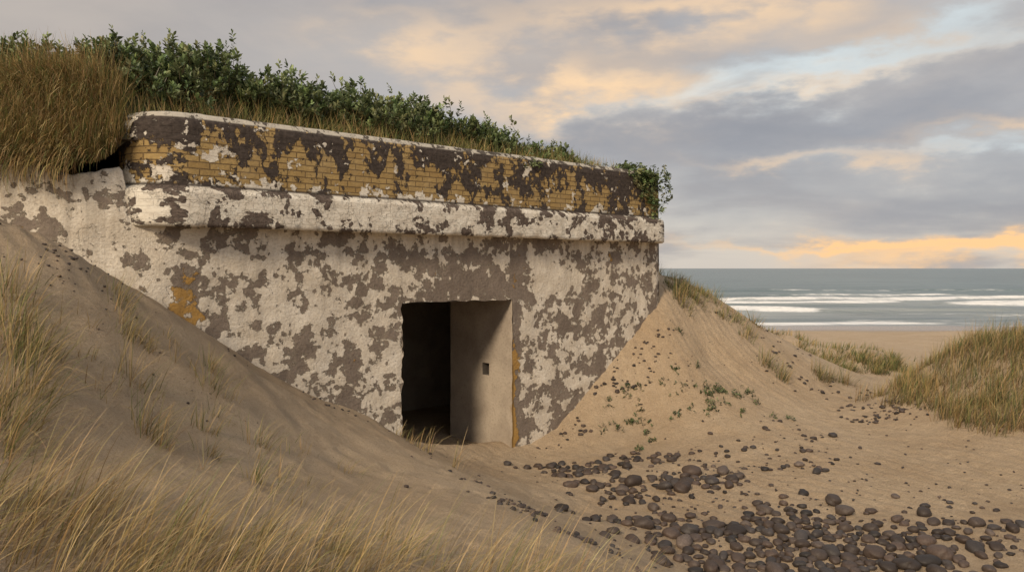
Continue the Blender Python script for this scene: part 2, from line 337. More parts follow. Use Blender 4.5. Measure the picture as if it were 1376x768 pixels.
for (a,b_),(c,d) in zip(pl[:-1],pl[1:]):
    k=max(1,int(math.hypot(c-a,d-b_)/.025)); 
    for i in range(k): prof.append((a+(c-a)*i/k,b_+(d-b_)*i/k))
prof.append(pl[-1]); prof=np.array(prof)
cl=w2(-4.90); sd=np.array([-.45,.893]); cr=w2(3.08)
raw=[cl+sd*3.5]
def fillet(pc,din,dout,r,k=16):
    a=math.acos(np.clip(np.dot(din,dout),-1,1)); tl=r*math.tan(a/2); p0=pc-din*tl
    left=np.array([-din[1],din[0]]); c=p0+left*r; out=[]
    for i in range(k+1):
        th=a*i/k; out.append(c-left*r*math.cos(th)+din*r*math.sin(th))
    return out
raw+=fillet(cl,-sd,D,.38); raw+=fillet(cr,D,-O,.06,6); raw.append(cr-O*5)
raw=np.array(raw); seg=np.r_[0,np.cumsum(np.linalg.norm(np.diff(raw,axis=0),axis=1))]
k=int(seg[-1]/.03); q=np.linspace(0,seg[-1],k); path=np.stack([np.interp(q,seg,raw[:,i]) for i in (0,1)],-1)
tg=np.gradient(path,axis=0); ker=np.ones(3)/3
tg=np.stack([np.convolve(np.pad(tg[:,i],1,'edge'),ker,'valid') for i in (0,1)],-1); tg/=np.linalg.norm(tg,axis=1)[:,None]
nr=np.stack([tg[:,1],-tg[:,0]],-1)
ti=np.argmin(np.linalg.norm(path-w2(0),axis=1)); uu=q-q[ti]
Uq,Kq=np.meshgrid(uu,np.arange(len(prof)),indexing='ij')
po=prof[:,0][None,:]; pz=prof[:,1][None,:]
edgy=np.exp(-((pz-2.92)/.025)**2)+np.exp(-((pz-3.27)/.03)**2)*.8+np.exp(-((pz-4.03)/.05)**2)
chip=np.clip(fbm(Uq*7,pz*6+0*Uq,53,3)-.25,0,1)
dd=.005*fbm(Uq*1.3,pz*1.2+0*Uq,51,2)+.003*fbm(Uq*12,pz*12+0*Uq,52,2)-edgy*.030*chip
outv=po+dd*(po>-.02)
Zp=pz+.006*vn(Uq*.8,Uq*0,57)+edgy*.010*chip+0*Uq
V=np.concatenate([path[:,None,:]+nr[:,None,:]*outv[...,None],Zp[...,None]],-1)
mesh_obj("parapet_and_ledge",V,gridfaces(k,len(prof)),PARA,uv=np.stack([Uq,Zp],-1),parent=bunker)
def quadgrid(name,p00,p10,p11,p01,mat,nu=12,nv=12,amp=.0):
    a=np.linspace(0,1,nu)[:,None,None]; b_=np.linspace(0,1,nv)[None,:,None]
    p00,p10,p11,p01=[np.array(p,float) for p in (p00,p10,p11,p01)]
    V=(1-a)*(1-b_)*p00+a*(1-b_)*p10+a*b_*p11+(1-a)*b_*p01
    if amp: V=V+amp*np.stack([vn(V[...,0]*3+V[...,2],V[...,1]*3,61)]*3,-1)*np.array([1,1,0])
    return mesh_obj(name,V,gridfaces(nu,nv),mat,parent=bunker)
def wp(t,s,z): p=w2(t,-s); return (p[0],p[1],z)
quadgrid("roof_slab",wp(-5.0,.1,3.75),wp(3.2,-.02,3.75),wp(3.2,5.5,3.75),wp(-5.0,5.5,3.75),DARKC)
TH=1.38
def jamb(name,t0,seed,sc,niche=None):
    ssn=lin((0,.48,.04),(.48,.63,.04),(.63,TH,.04)); vsn=lin((-.6,.98,.04),(.98,1.15,.04),(1.15,DH,.04))
    S,Zj=np.meshgrid(ssn,vsn,indexing='ij'); tt=t0+np.where(S<1e-6,jag(Zj,seed)*sc,0)+.006*fbm(S*3,Zj*3,71,3)*(S>0)
    V=np.zeros(S.shape+(3,)); V[...,:2]=W0+D*tt[...,None]-O*S[...,None]; V[...,2]=Zj
    V[...,:2]+=O*(np.where(S<1e-6,.002,0))[...,None]
    F=hole_grid(ssn,vsn,[(.48,.63,.98,1.15)] if niche else [])
    mesh_obj(name,V,F,CONC,parent=bunker)
jamb("door_jamb_right",DT1,5,.6,True); jamb("door_jamb_left",DT0,3,1.)
n0,n1_=.48,.63
for nm,a,b_,c,d in (("a",wp(0,n0,.98),wp(.12,n0,.98),wp(.12,n1_,.98),wp(0,n1_,.98)),("b",wp(0,n0,1.15),wp(.12,n0,1.15),wp(.12,n1_,1.15),wp(0,n1_,1.15)),
    ("c",wp(0,n0,.98),wp(.12,n0,.98),wp(.12,n0,1.15),wp(0,n0,1.15)),("d",wp(0,n1_,.98),wp(.12,n1_,.98),wp(.12,n1_,1.15),wp(0,n1_,1.15)),("e",wp(.12,n0,.98),wp(.12,n1_,.98),wp(.12,n1_,1.15),wp(.12,n0,1.15))):
    quadgrid("bolt_niche_"+nm,a,b_,c,d,DARKC,2,2)
quadgrid("door_soffit",wp(DT0-.03,0.003,DH),wp(DT1+.03,0.003,DH),wp(DT1+.03,TH,DH+.0),wp(DT0-.03,TH,DH),CONC,20,12,.004)
quadgrid("passage_floor",wp(DT0-.1,.25,-.02),wp(DT1+.1,.25,-.02),wp(DT1+.1,TH,-.02),wp(DT0-.1,TH,-.02),SAND)
R0,R1,RB,RH=-4.2,2.6,3.6,2.6
quadgrid("room_floor",wp(R0,TH,-.025),wp(R1,TH,-.025),wp(R1,RB,-.025),wp(R0,RB,-.025),SAND)
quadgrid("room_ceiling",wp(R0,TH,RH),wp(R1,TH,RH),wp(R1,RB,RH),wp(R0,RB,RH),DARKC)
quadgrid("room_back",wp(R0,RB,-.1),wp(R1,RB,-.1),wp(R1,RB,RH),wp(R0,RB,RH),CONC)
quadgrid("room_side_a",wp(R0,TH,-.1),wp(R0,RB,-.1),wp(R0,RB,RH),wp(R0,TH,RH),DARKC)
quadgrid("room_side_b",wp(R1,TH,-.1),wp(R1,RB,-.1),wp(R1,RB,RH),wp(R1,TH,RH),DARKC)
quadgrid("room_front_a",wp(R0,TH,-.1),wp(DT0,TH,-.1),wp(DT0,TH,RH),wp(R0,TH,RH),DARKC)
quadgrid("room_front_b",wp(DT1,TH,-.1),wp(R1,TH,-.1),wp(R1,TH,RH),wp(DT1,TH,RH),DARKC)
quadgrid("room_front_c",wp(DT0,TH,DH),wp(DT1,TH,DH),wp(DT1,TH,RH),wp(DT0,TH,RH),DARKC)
# ---------------------------------------------------------------- soil cover on the roof
fr=[(-30,5.70),(-13,6.42),(-4.65,7.44),(-4.02,7.52)]+[tuple(w2(-4.90,-.15))]+[tuple(w2(t,-.2)) for t in (-4,-2,0,2,3.05)]
fr=np.array(fr,float); sg=np.r_[0,np.cumsum(np.linalg.norm(np.diff(fr,axis=0),axis=1))]
ufine=np.linspace(0,sg[-1],420); SD=np.array([-.35,.937])
def mound(Uc,S):
    px=np.interp(Uc,sg,fr[:,0]); py=np.interp(Uc,sg,fr[:,1])
    x=px+SD[0]*S; y=py+SD[1]*S
    ul=sg[3]; main=sst(ul,ul+.7,Uc); rem=sg[-1]-Uc
    zf=3.46+(3.93-3.46)*main
    near=sst(ul-1.6,ul-.3,Uc)*(1-main)
    zt=4.35+(4.15-4.35)*sst(ul+1,sg[-1],Uc)
    z=zf+(zt-zf)*(sst(0,.9,S)*(1-near)+sst(-.1,.42,S)*near)+.08*fbm(x*1.1,y*1.1,81,3)*sst(0,.4,S)
    z=z-.25*sst(1.0,0,rem)*sst(0,.4,S)
    z=z-3.2*sst(4.5,12,S)-.0
    return x,y,z
sv=np.r_[0,np.geomspace(.04,14,80)]
UC,S=np.meshgrid(ufine,sv,indexing='ij'); x,y,z=mound(UC,S)
mesh_obj("roof_earth_mound",np.stack([x,y,z],-1),gridfaces(len(ufine),len(sv)),EARTH)
# ---------------------------------------------------------------- grass
def blades(name,base,L,az,lean0,curl,width,c_root,c_tip,K=4,mat=None):
    N=len(base); L=np.broadcast_to(L,(N,)); ld=np.stack([np.cos(az),np.sin(az)],-1)
    pa=az+math.pi/2+rng.normal(0,.6,N); wdv=np.stack([np.cos(pa),np.sin(pa),np.zeros(N)],-1)
    p=base.copy(); V=[];C=[]
    for i in range(K+1):
        f=i/K; w=width*(1-f**1.6)*.5+.0003
        V.append(p-wdv*w[:,None]); V.append(p+wdv*w[:,None])
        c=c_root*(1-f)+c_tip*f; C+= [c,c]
        th=lean0+curl*(f+.5/K); st=L/K
        p=p+np.concatenate([ld*(np.sin(th)*st)[:,None],(np.cos(th)*st)[:,None]],-1)
    V=np.stack(V,1).reshape(-1,3); C=np.stack(C,1).reshape(-1,3)
    b0=np.arange(N)[:,None]*(2*(K+1)); f=np.array([[2*i,2*i+1,2*i+3,2*i+2] for i in range(K)])
    F=(b0[:,:,None]+f[None]).reshape(-1,4)
    return V,F,C
def join(parts):
    V=[];F=[];C=[];o=0
    for v,f,c in parts: V.append(v);F.append(f+o);C.append(c);o+=len(v)
    return np.concatenate(V),np.concatenate(F),np.concatenate(C)
STRAW=np.array([.62,.47,.24]); GOLD=np.array([.50,.355,.145]); GRN=np.array([.22,.245,.085]); DGRN=np.array([.11,.145,.055]); BRN=np.array([.28,.185,.09])
def pick(N,pal,w):
    i=rng.choice(len(pal),N,p=w); c=np.array(pal)[i]; return c*rng.uniform(.6,1.25,(N,1))*(1+rng.normal(0,.05,(N,3)))
def grass_at(xy,L,wind=0.0,spread=.5,width=.005,pal=(STRAW,GOLD,GRN),w=(.5,.3,.2),curl=(.3,1.1),tuft=None,z=None,K=4,wstr=.8,root=.5):
    N=len(xy); zz=H(xy[:,0],xy[:,1]) if z is None else z
    base=np.concatenate([xy,(zz-.01)[:,None]],-1)
    az=rng.uniform(0,2*math.pi,N); vx=np.cos(az)*(1-wstr*.5)+math.cos(wind)*wstr; vy=np.sin(az)*(1-wstr*.5)+math.sin(wind)*wstr
    if tuft is not None:
        vx=vx+tuft[:,0]*6; vy=vy+tuft[:,1]*6
    az=np.arctan2(vy,vx); mag=np.clip(np.hypot(vx,vy),0,1.5)
    ct=pick(N,pal,w); cr_=ct*root+BRN*.12  # shade deep in the tufts painted into root colour, plus some brown
    return blades("g",base,L*rng.uniform(.5,1.2,N),az,spread*mag*rng.uniform(.1,1,N),mag*rng.uniform(curl[0],curl[1],N),np.full(N,width)*rng.uniform(.7,1.3,N),cr_,ct,K)
def tufts(cent,nper,rad,L,**k):
    cent=np.asarray(cent,float); M=len(cent); idx=np.repeat(np.arange(M),nper); o=rng.normal(0,rad,(len(idx),2))
    sc=rng.uniform(.55,1.25,M)[idx]; return grass_at(cent[idx]+o,L*sc,tuft=o,**k)
def clumpy(xy,sc,thr,seed): return xy[(vn(xy[:,0]*sc,xy[:,1]*sc,seed)+.5*vn(xy[:,0]*sc*2.7,xy[:,1]*sc*2.7,seed+1))>thr]
a=np.stack([rng.uniform(-3.2,1.6,12000),rng.uniform(1.7,3.9,12000)],-1)
keep=(a[:,1]<3.7-.1*np.abs(a[:,0])+.4*vn(a[:,0]*2,a[:,1]*2,91)); a=clumpy(a[keep],2.6,-.35,92)
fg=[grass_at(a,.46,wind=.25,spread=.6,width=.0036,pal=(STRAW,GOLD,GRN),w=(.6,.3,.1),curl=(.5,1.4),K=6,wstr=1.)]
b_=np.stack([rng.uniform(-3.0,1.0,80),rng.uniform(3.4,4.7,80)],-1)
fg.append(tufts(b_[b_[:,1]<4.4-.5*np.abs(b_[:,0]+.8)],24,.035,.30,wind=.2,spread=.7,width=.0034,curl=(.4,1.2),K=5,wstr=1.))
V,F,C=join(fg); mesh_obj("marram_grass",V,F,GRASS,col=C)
c1=[(-3.15,5.0),(-2.95,4.85),(-2.75,4.6),(-3.3,5.3),(-2.85,4.3),(-3.5,5.6),(-3.2,4.6),(-2.62,4.2),(-3.05,5.2),(-2.7,4.0),(-2.5,3.9)]
c2=[(-3.05,6.3),(-2.95,6.15),(-2.85,6.25),(-3.2,6.5),(-2.3,5.0),(-2.2,4.9),(-2.65,5.6),(-2.2,5.7),(-2.0,5.3),(-1.9,6.0),(-3.35,6.8),(-2.4,6.4),(-1.6,5.1),(-2.6,6.9)]
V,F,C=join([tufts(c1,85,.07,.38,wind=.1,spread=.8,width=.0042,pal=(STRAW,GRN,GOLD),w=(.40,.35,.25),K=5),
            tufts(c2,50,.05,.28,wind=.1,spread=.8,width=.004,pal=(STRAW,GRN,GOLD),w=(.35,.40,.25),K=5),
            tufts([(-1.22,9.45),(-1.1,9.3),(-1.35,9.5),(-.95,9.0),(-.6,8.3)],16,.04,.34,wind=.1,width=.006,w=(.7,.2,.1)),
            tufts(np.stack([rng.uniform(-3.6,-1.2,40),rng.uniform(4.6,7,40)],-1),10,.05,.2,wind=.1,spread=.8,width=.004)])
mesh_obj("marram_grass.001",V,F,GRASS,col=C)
# right mound
M=36000; a=np.stack([rng.uniform(5.3,13,M),rng.uniform(9.6,14.2,M)],-1); hz=H(a[:,0],a[:,1]); a=a[hz>.47+.16*vn(a[:,0]*2,a[:,1]*2,95)]; a=clumpy(a,2.2,-.85,96)
ct=a[rng.choice(len(a),340)]
ed=np.stack([rng.uniform(5.3,8,110),rng.uniform(9.7,12.9,110)],-1); he=H(ed[:,0],ed[:,1]); ed=ed[(he>.38)&(he<.66)]
V,F,C=join([grass_at(a,.28,wind=.3,spread=.9,width=.007,pal=(GOLD,STRAW,GRN,BRN,DGRN),w=(.30,.08,.24,.25,.13),root=.3),
            tufts(ct,60,.07,.46,wind=.3,spread=.8,width=.006,pal=(GOLD,STRAW,GRN,DGRN),w=(.36,.22,.24,.18),root=.28,curl=(.4,1.5)),
            tufts(ed,45,.06,.34,wind=.3,spread=.9,width=.007,pal=(GOLD,STRAW,GRN,BRN),w=(.35,.2,.2,.25),root=.3)])
mesh_obj("marram_grass.002",V,F,GRASS,col=C)
M=9000; a=np.stack([rng.uniform(4.5,13,M),rng.uniform(20.5,28,M)],-1) 
den=np.exp(-((a[:,0]-7.5)/1.1)**2-((a[:,1]-23)/1.0)**2)+np.exp(-((a[:,0]-9.9)/1.1)**2-((a[:,1]-22.5)/.8)**2)+.7*np.exp(-((a[:,0]-6.2)/1.2)**2-((a[:,1]-26)/1.3)**2)
a=a[rng.random(M)<den*1.5]; a=clumpy(a,1.3,-.3,97)
cr1=np.stack([rng.uniform(2.7,4.3,34),rng.uniform(13.9,15.4,34)],-1)
cr2=np.array([(2.75,13.9),(2.85,13.7),(2.95,13.9),(3.1,14.1),(2.9,13.5),(3.25,14.0),(4.6,15.0),(4.3,13.4),(4.5,13.2)])
bk=np.stack([rng.uniform(3.5,8,26),rng.uniform(17,20,26)],-1)
hm=np.concatenate([np.stack([rng.normal(7.3,.55,14),rng.normal(21.6,.3,14)],-1),np.stack([rng.normal(8.5,.22,9),rng.normal(21.0,.2,9)],-1),np.stack([rng.normal(9.8,.5,18),rng.normal(21.4,.35,18)],-1),np.stack([rng.normal(6.6,.6,10),rng.normal(22.6,.3,10)],-1)])
V,F,C=join([grass_at(a,.28,wind=.3,width=.018,pal=(GOLD,STRAW,GRN,DGRN),w=(.25,.1,.38,.27),K=3),
            tufts(hm,60,.12,.38,wind=.3,width=.014,pal=(GOLD,STRAW,GRN,DGRN),w=(.27,.1,.36,.27),K=3,root=.3),
            tufts(cr1,26,.06,.24,wind=.3,width=.008,pal=(GOLD,STRAW,GRN,DGRN),w=(.25,.15,.4,.2)),
            tufts(cr2,60,.07,.30,wind=.3,width=.008,pal=(GOLD,STRAW,GRN,DGRN),w=(.3,.2,.35,.15),root=.35),
            tufts(bk,22,.1,.25,wind=.3,width=.012,pal=(GOLD,STRAW,GRN,DGRN),w=(.25,.2,.35,.2))])
mesh_obj("marram_grass.003",V,F,GRASS,col=C)
ul=sg[3]
def roofgrass(u0,u1,s0,s1,N,L,width,pal,w,**k):
    u=rng.uniform(u0,u1,N); s=rng.uniform(0,1,N)**1.3*(s1-s0)+s0; x,y,z=mound(u,s); return grass_at(np.stack([x,y],-1),L,z=z,width=width,pal=pal,w=w,**k)
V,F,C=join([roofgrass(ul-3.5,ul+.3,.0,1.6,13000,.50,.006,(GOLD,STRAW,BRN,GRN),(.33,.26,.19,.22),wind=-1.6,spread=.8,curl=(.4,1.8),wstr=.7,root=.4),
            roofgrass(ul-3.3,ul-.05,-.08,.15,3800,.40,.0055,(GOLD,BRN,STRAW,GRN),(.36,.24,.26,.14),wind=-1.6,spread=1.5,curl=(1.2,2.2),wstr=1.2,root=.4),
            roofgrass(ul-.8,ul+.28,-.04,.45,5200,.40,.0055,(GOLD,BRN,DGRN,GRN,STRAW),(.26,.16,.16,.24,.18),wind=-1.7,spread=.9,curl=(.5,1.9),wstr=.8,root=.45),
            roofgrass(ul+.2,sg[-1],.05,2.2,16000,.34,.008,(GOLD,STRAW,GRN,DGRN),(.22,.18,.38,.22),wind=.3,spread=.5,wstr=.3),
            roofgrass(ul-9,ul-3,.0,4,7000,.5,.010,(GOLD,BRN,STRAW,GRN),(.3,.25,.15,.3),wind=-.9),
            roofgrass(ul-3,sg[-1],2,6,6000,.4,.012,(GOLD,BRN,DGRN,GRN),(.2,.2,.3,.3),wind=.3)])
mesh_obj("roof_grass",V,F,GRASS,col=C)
# ---------------------------------------------------------------- shrubs
def leaves(pos,dirv,size,cols,wr=.52):
    N=len(pos); d=dirv/np.linalg.norm(dirv,axis=1)[:,None]
    up=rng.normal(0,.45,(N,3))+np.array([0,0,1]); sd_=np.cross(d,up); sd_/=np.linalg.norm(sd_,axis=1)[:,None]+1e-9; nn=np.cross(sd_,d)
    tp=np.array([(0,0,0),(.5,.32,.12),(.42,.72,.10),(0,1,-.05),(-.42,.72,.10),(-.5,.32,.12)])
    V=pos[:,None,:]+size[:,None,None]*(sd_[:,None,:]*(tp[:,0]*wr)[None,:,None]+d[:,None,:]*tp[:,1][None,:,None]+nn[:,None,:]*tp[:,2][None,:,None])
    F=np.array([[0,1,2,3],[0,3,4,5]]); F=(np.arange(N)[:,None,None]*6+F[None]).reshape(-1,4)
    return V.reshape(-1,3),F,np.repeat(cols,6,axis=0)
def shoots(tip,axis_,ln,nl,size,pal,w,dim=1.):
    N=len(tip); a=axis_/np.linalg.norm(axis_,axis=1)[:,None]; idx=np.repeat(np.arange(N),nl); f=np.tile(np.arange(nl)/max(1,nl-1),N)
    pos=tip[idx]-a[idx]*(ln[idx]*(1-f))[:,None]
    ang=f*nl*2.4+rng.uniform(0,6.28,N)[idx]
    e1=np.cross(a,np.array([.3,.2,1.])+0*a); e1/=np.linalg.norm(e1,axis=1)[:,None]+1e-9; e2=np.cross(a,e1)
    rad=e1[idx]*np.cos(ang)[:,None]+e2[idx]*np.sin(ang)[:,None]
    dv=rad*(1.1-.6*f)[:,None]+a[idx]*(.35+.7*f)[:,None]+rng.normal(0,.18,(len(idx),3))
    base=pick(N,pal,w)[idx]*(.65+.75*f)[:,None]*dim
    return leaves(pos,dv,size[idx]*(1-.35*f)*rng.uniform(.75,1.2,len(idx)),base)
LG=[np.array([.125,.17,.07]),np.array([.18,.23,.10]),np.array([.085,.115,.05]),np.array([.24,.265,.125])]; LW=(.30,.32,.18,.20)
tipP=[];tipA=[];ln=[]
def crown(u):
    rem=sg[-1]-u
    return np.interp(rem,[0,1.2,2.3,2.9,4.2,5.5,7.0,7.6,8.4,9.2,10.5,14],[.18,.27,.40,.54,.62,.66,.72,.72,.70,.70,.72,.7])
for i in range(310):
    u=rng.uniform(sg[-1]-11.8,sg[-1]-.4); s=rng.uniform(.35,2.6)
    rem=sg[-1]-u
    if rem>8.0 and s<.9: s+=.9
    hh=crown(u)*rng.uniform(.6,1.08)
    if rem<2.4 and rng.random()<.1: continue
    r=.16+.28*hh*rng.uniform(.7,1.3); x,y,z=mound(u,s); n_=int(50*(r/.4)**1.5)+8
    th=rng.uniform(0,6.28,n_); ph=np.arccos(rng.uniform(-.15,1,n_)); rr=r*rng.uniform(.6,1.0,n_)
    dx=np.sin(ph)*np.cos(th);dy=np.sin(ph)*np.sin(th);dz=np.cos(ph)
    P_=np.stack([x+dx*rr,y+dy*rr,z+hh*.35+dz*rr/r*hh*.65*1.0],-1)
    tipP.append(P_); tipA.append(np.stack([dx*.7,dy*.7,dz*.7+.6],-1)+rng.normal(0,.2,(n_,3))); ln.append(rng.uniform(.07,.14,n_))
    if rng.random()<.7:
        tipP.append(np.array([[x+rng.normal(0,r*.4),y+rng.normal(0,r*.4),z+hh*1.0+rng.uniform(.02,.11)]])); tipA.append(np.array([[rng.normal(0,.3),rng.normal(0,.3),1.]])); ln.append(np.array([.14]))
x,y,z=mound(sg[-1]-10.1,1.4)
for j in range(14): tipP.append(np.array([[x+rng.normal(0,.14),y+rng.normal(0,.15),z+.70+rng.uniform(0,.28)]])); tipA.append(np.array([[rng.normal(0,.3),0,1.]])); ln.append(np.array([.18]))
TP=np.concatenate(tipP);TA=np.concatenate(tipA);LN=np.concatenate(ln)
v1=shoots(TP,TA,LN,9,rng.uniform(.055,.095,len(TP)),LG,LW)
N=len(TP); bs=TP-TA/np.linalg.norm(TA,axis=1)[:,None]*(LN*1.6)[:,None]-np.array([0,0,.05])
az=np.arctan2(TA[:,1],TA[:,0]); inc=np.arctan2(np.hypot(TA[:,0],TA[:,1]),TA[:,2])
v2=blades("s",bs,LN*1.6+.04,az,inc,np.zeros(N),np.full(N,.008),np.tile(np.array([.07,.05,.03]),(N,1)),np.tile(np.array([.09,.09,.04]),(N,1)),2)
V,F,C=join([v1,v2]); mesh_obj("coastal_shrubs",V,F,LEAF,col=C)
n_=240; t=rng.normal(2.8,.26,n_); t=np.clip(t,2.0,3.32); f=rng.random(n_)**1.4
z=4.12-f*.75*np.clip(1.25-np.abs(t-3.0)*1.5,.15,1.2)+rng.uniform(-.02,.06,n_); offv=np.where(z>4.05,rng.uniform(-.3,.16,n_),.15+rng.uniform(0,.06,n_))
P_=wallpt(t,0,0); P_[:,:2]+=O*offv[:,None]; P_[:,2]=z
A_=np.stack([O[0]*.7+rng.normal(0,.5,n_),O[1]*.7+rng.normal(0,.5,n_),rng.uniform(-.3,.8,n_)],-1)
v1=shoots(P_,A_,rng.uniform(.05,.1,n_),6,rng.uniform(.05,.085,n_),LG,LW)
mesh_obj("ivy_plant",v1[0],v1[1],LEAF,col=v1[2])
n_=16; t=rng.normal(.25,.07,n_); P_=wallpt(t,0,0); P_[:,:2]+=O*(.14+rng.uniform(0,.05,n_))[:,None]; P_[:,2]=rng.uniform(3.90,4.08,n_)
v1=shoots(P_,np.tile(np.array([.5,-.5,.3]),(n_,1))+rng.normal(0,.4,(n_,3)),np.full(n_,.06),6,np.full(n_,.05),LG,LW)
mesh_obj("ivy_plant.001",v1[0],v1[1],LEAF,col=v1[2])
pc=[]
for cx,cy,k_,sx in ((1.9,12.0,7,.35),(3.0,11.9,13,.45),(3.45,12.0,8,.3),(2.3,11.5,6,.4),(1.5,11.7,5,.2),(2.6,12.6,3,.3)):
    pc.append(np.stack([rng.normal(cx,sx,k_),rng.normal(cy,.22,k_)],-1))
pc=np.concatenate(pc); idx=np.repeat(np.arange(len(pc)),6); q_=pc[idx]+rng.normal(0,.05,(len(idx),2))
so=(q_-W0)@O; q_=q_[so>.05]
P_=np.concatenate([q_,(H(q_[:,0],q_[:,1])+rng.uniform(.02,.06,len(q_)))[:,None]],-1)
A_=rng.normal(0,.5,(len(P_),3))+np.array([0,0,.8]); A_[:,2]=np.abs(A_[:,2])
v1=shoots(P_,A_,np.full(len(P_),.05),6,rng.uniform(.03,.05,len(P_)),LG,(.4,.2,.3,.1),.7)
mesh_obj("sea_rocket_plants",v1[0],v1[1],LEAF,col=v1[2])
# ---------------------------------------------------------------- cobbles
import bmesh
bm=bmesh.new(); bmesh.ops.create_icosphere(bm,subdivisions=3,radius=1.); bm.verts.ensure_lookup_table()
sv_=np.array([v.co[:] for v in bm.verts]); sf_=np.array([[v.index for v in f.verts] for f in bm.faces]); bm.free()
variants=[]
for i in range(14):
    r=1+.16*fbm(sv_[:,0]*1.1+i*5,sv_[:,1]*1.1+sv_[:,2]*1.7,100+i,2)+.05*vn(sv_[:,0]*3+i,sv_[:,2]*3+sv_[:,1]*2,130+i)
    q_=sv_*r[:,None]; q_=np.sign(q_)*np.abs(q_)**.92; variants.append(q_)
def stones(specs,zoff=.25):
    V=[];F=[];C=[];o=0
    for (x,y,s) in specs:
        q_=variants[rng.integers(14)]*np.array([1,rng.uniform(.62,.95),rng.uniform(.42,.68)])*s
        a=rng.uniform(0,6.28); ca,sa=math.cos(a),math.sin(a); tl=rng.normal(0,.2)
        q_=q_@np.array([[ca,sa,0],[-sa,ca,0],[0,0,1]])@np.array([[1,0,0],[0,math.cos(tl),math.sin(tl)],[0,-math.sin(tl),math.cos(tl)]])
        V.append((q_,x,y,s)); F.append(sf_+o); o+=len(q_)
        b=rng.uniform(.45,1.3); c=np.array([(.080,.060,.050),(.096,.068,.054),(.062,.053,.050),(.14,.108,.09)][rng.choice(4,p=[.4,.3,.23,.07])])*b
        C.append(np.tile(c,(len(q_),1)))
    hx=H(np.array([v[1] for v in V]),np.array([v[2] for v in V]))
    V=[v[0]+np.array([v[1],v[2],h+v[3]*zoff]) for v,h in zip(V,hx)]
    return np.concatenate(V),np.concatenate(F),np.concatenate(C)
clus=[(2.88,7.85,.34,.16,56,.060),(1.95,7.5,.30,.18,40,.066),(3.35,7.3,.38,.18,46,.060),(2.45,6.95,.46,.16,66,.068),(3.1,6.75,.5,.16,50,.062),(1.3,7.9,.25,.18,20,.054),(1.75,6.85,.2,.12,12,.058),(2.6,7.35,.5,.18,34,.060),
(2.1,9.15,.24,.14,34,.070),(1.25,9.2,.26,.14,26,.062),(.95,9.9,.26,.12,34,.056),(.6,10.2,.25,.12,16,.05),(1.75,10.4,.36,.12,26,.050),(1.5,8.7,.3,.15,16,.052),
(3.5,9.55,.4,.2,18,.04),(3.5,10.6,.5,.35,22,.033),(4.1,7.1,.4,.2,34,.050),(4.4,8.0,.4,.25,10,.032),(2.7,10.2,.5,.3,16,.033),(.85,7.7,.2,.25,9,.042),(4.6,6.7,.3,.25,22,.042),(2.4,8.4,.5,.3,14,.043),(2.6,7.6,1.1,.7,90,.022),(1.8,9.4,.9,.6,70,.020)]
sp=[];pl_=[]
for cx,cy,sx,sy,k_,sz in clus:
    for i in range(int(k_)):
        for tr in range(14):
            x=rng.normal(cx,sx);y=rng.normal(cy,sy);s=sz*float(np.clip(rng.lognormal(-.12,.38),.4,1.7))
            if (x-W0[0])*O[0]+(y-W0[1])*O[1]<.15: continue
            if all((x-a)**2+(y-b)**2>((s+c)*.72)**2 for a,b,c in pl_): pl_.append((x,y,s)); break
v=stones(pl_); mesh_obj("cobble_stones",v[0],v[1],STONE,col=v[2])
deb=[]
def scat(n,cx,cy,sx,sy,sz,rot=0):
    ca,sa=math.cos(rot),math.sin(rot)
    for i in range(n):
        a=rng.normal(0,sx);b=rng.normal(0,sy)
        if vn(np.array([(cx+a)*3.]),np.array([(cy+b)*3.]),33)[0]<-.15: continue
        deb.append((cx+a*ca-b*sa,cy+a*sa+b*ca,sz*rng.uniform(.4,1.6)))
scat(80,.15,6.6,1.0,.13,.018,2.05); scat(110,.3,6.0,.7,.18,.020,2.05); scat(20,-.5,8.0,.8,.12,.012,2.1)
scat(130,1.5,11.95,.7,.13,.026,.73); scat(50,2.1,12.5,.5,.2,.02,.73)
scat(90,-3.75,6.6,.3,.32,.013,.6); scat(30,-2.9,6.2,.5,.3,.009); scat(40,-2.2,8.6,.9,.08,.014,.73)
scat(150,5.5,11.8,.28,.3,.028); scat(60,5.3,13.6,.7,.5,.026); scat(60,4.6,15.,.6,.5,.026)
scat(230,2.5,8.4,1.2,1.2,.013); scat(120,3.6,10.4,.9,.8,.014); scat(60,3.0,12.0,.6,.5,.014); scat(70,5.2,9,.8,1,.013)
deb=[d for d in deb if (d[0]-W0[0])*O[0]+(d[1]-W0[1])*O[1]>.04]
bm=bmesh.new(); bmesh.ops.create_icosphere(bm,subdivisions=2,radius=1.); bm.verts.ensure_lookup_table()
sv_=np.array([v.co[:] for v in bm.verts]); sf_=np.array([[v.index for v in f.verts] for f in bm.faces]); bm.free()
variants=[sv_*(1+.3*vn(sv_[:,0]*1.5+i*5,sv_[:,1]*1.5+sv_[:,2]*1.7,200+i))[:,None] for i in range(14)]
v=stones(deb,.2); mesh_obj("shingle_debris",v[0],v[1],STONE,col=v[2],smooth=False)
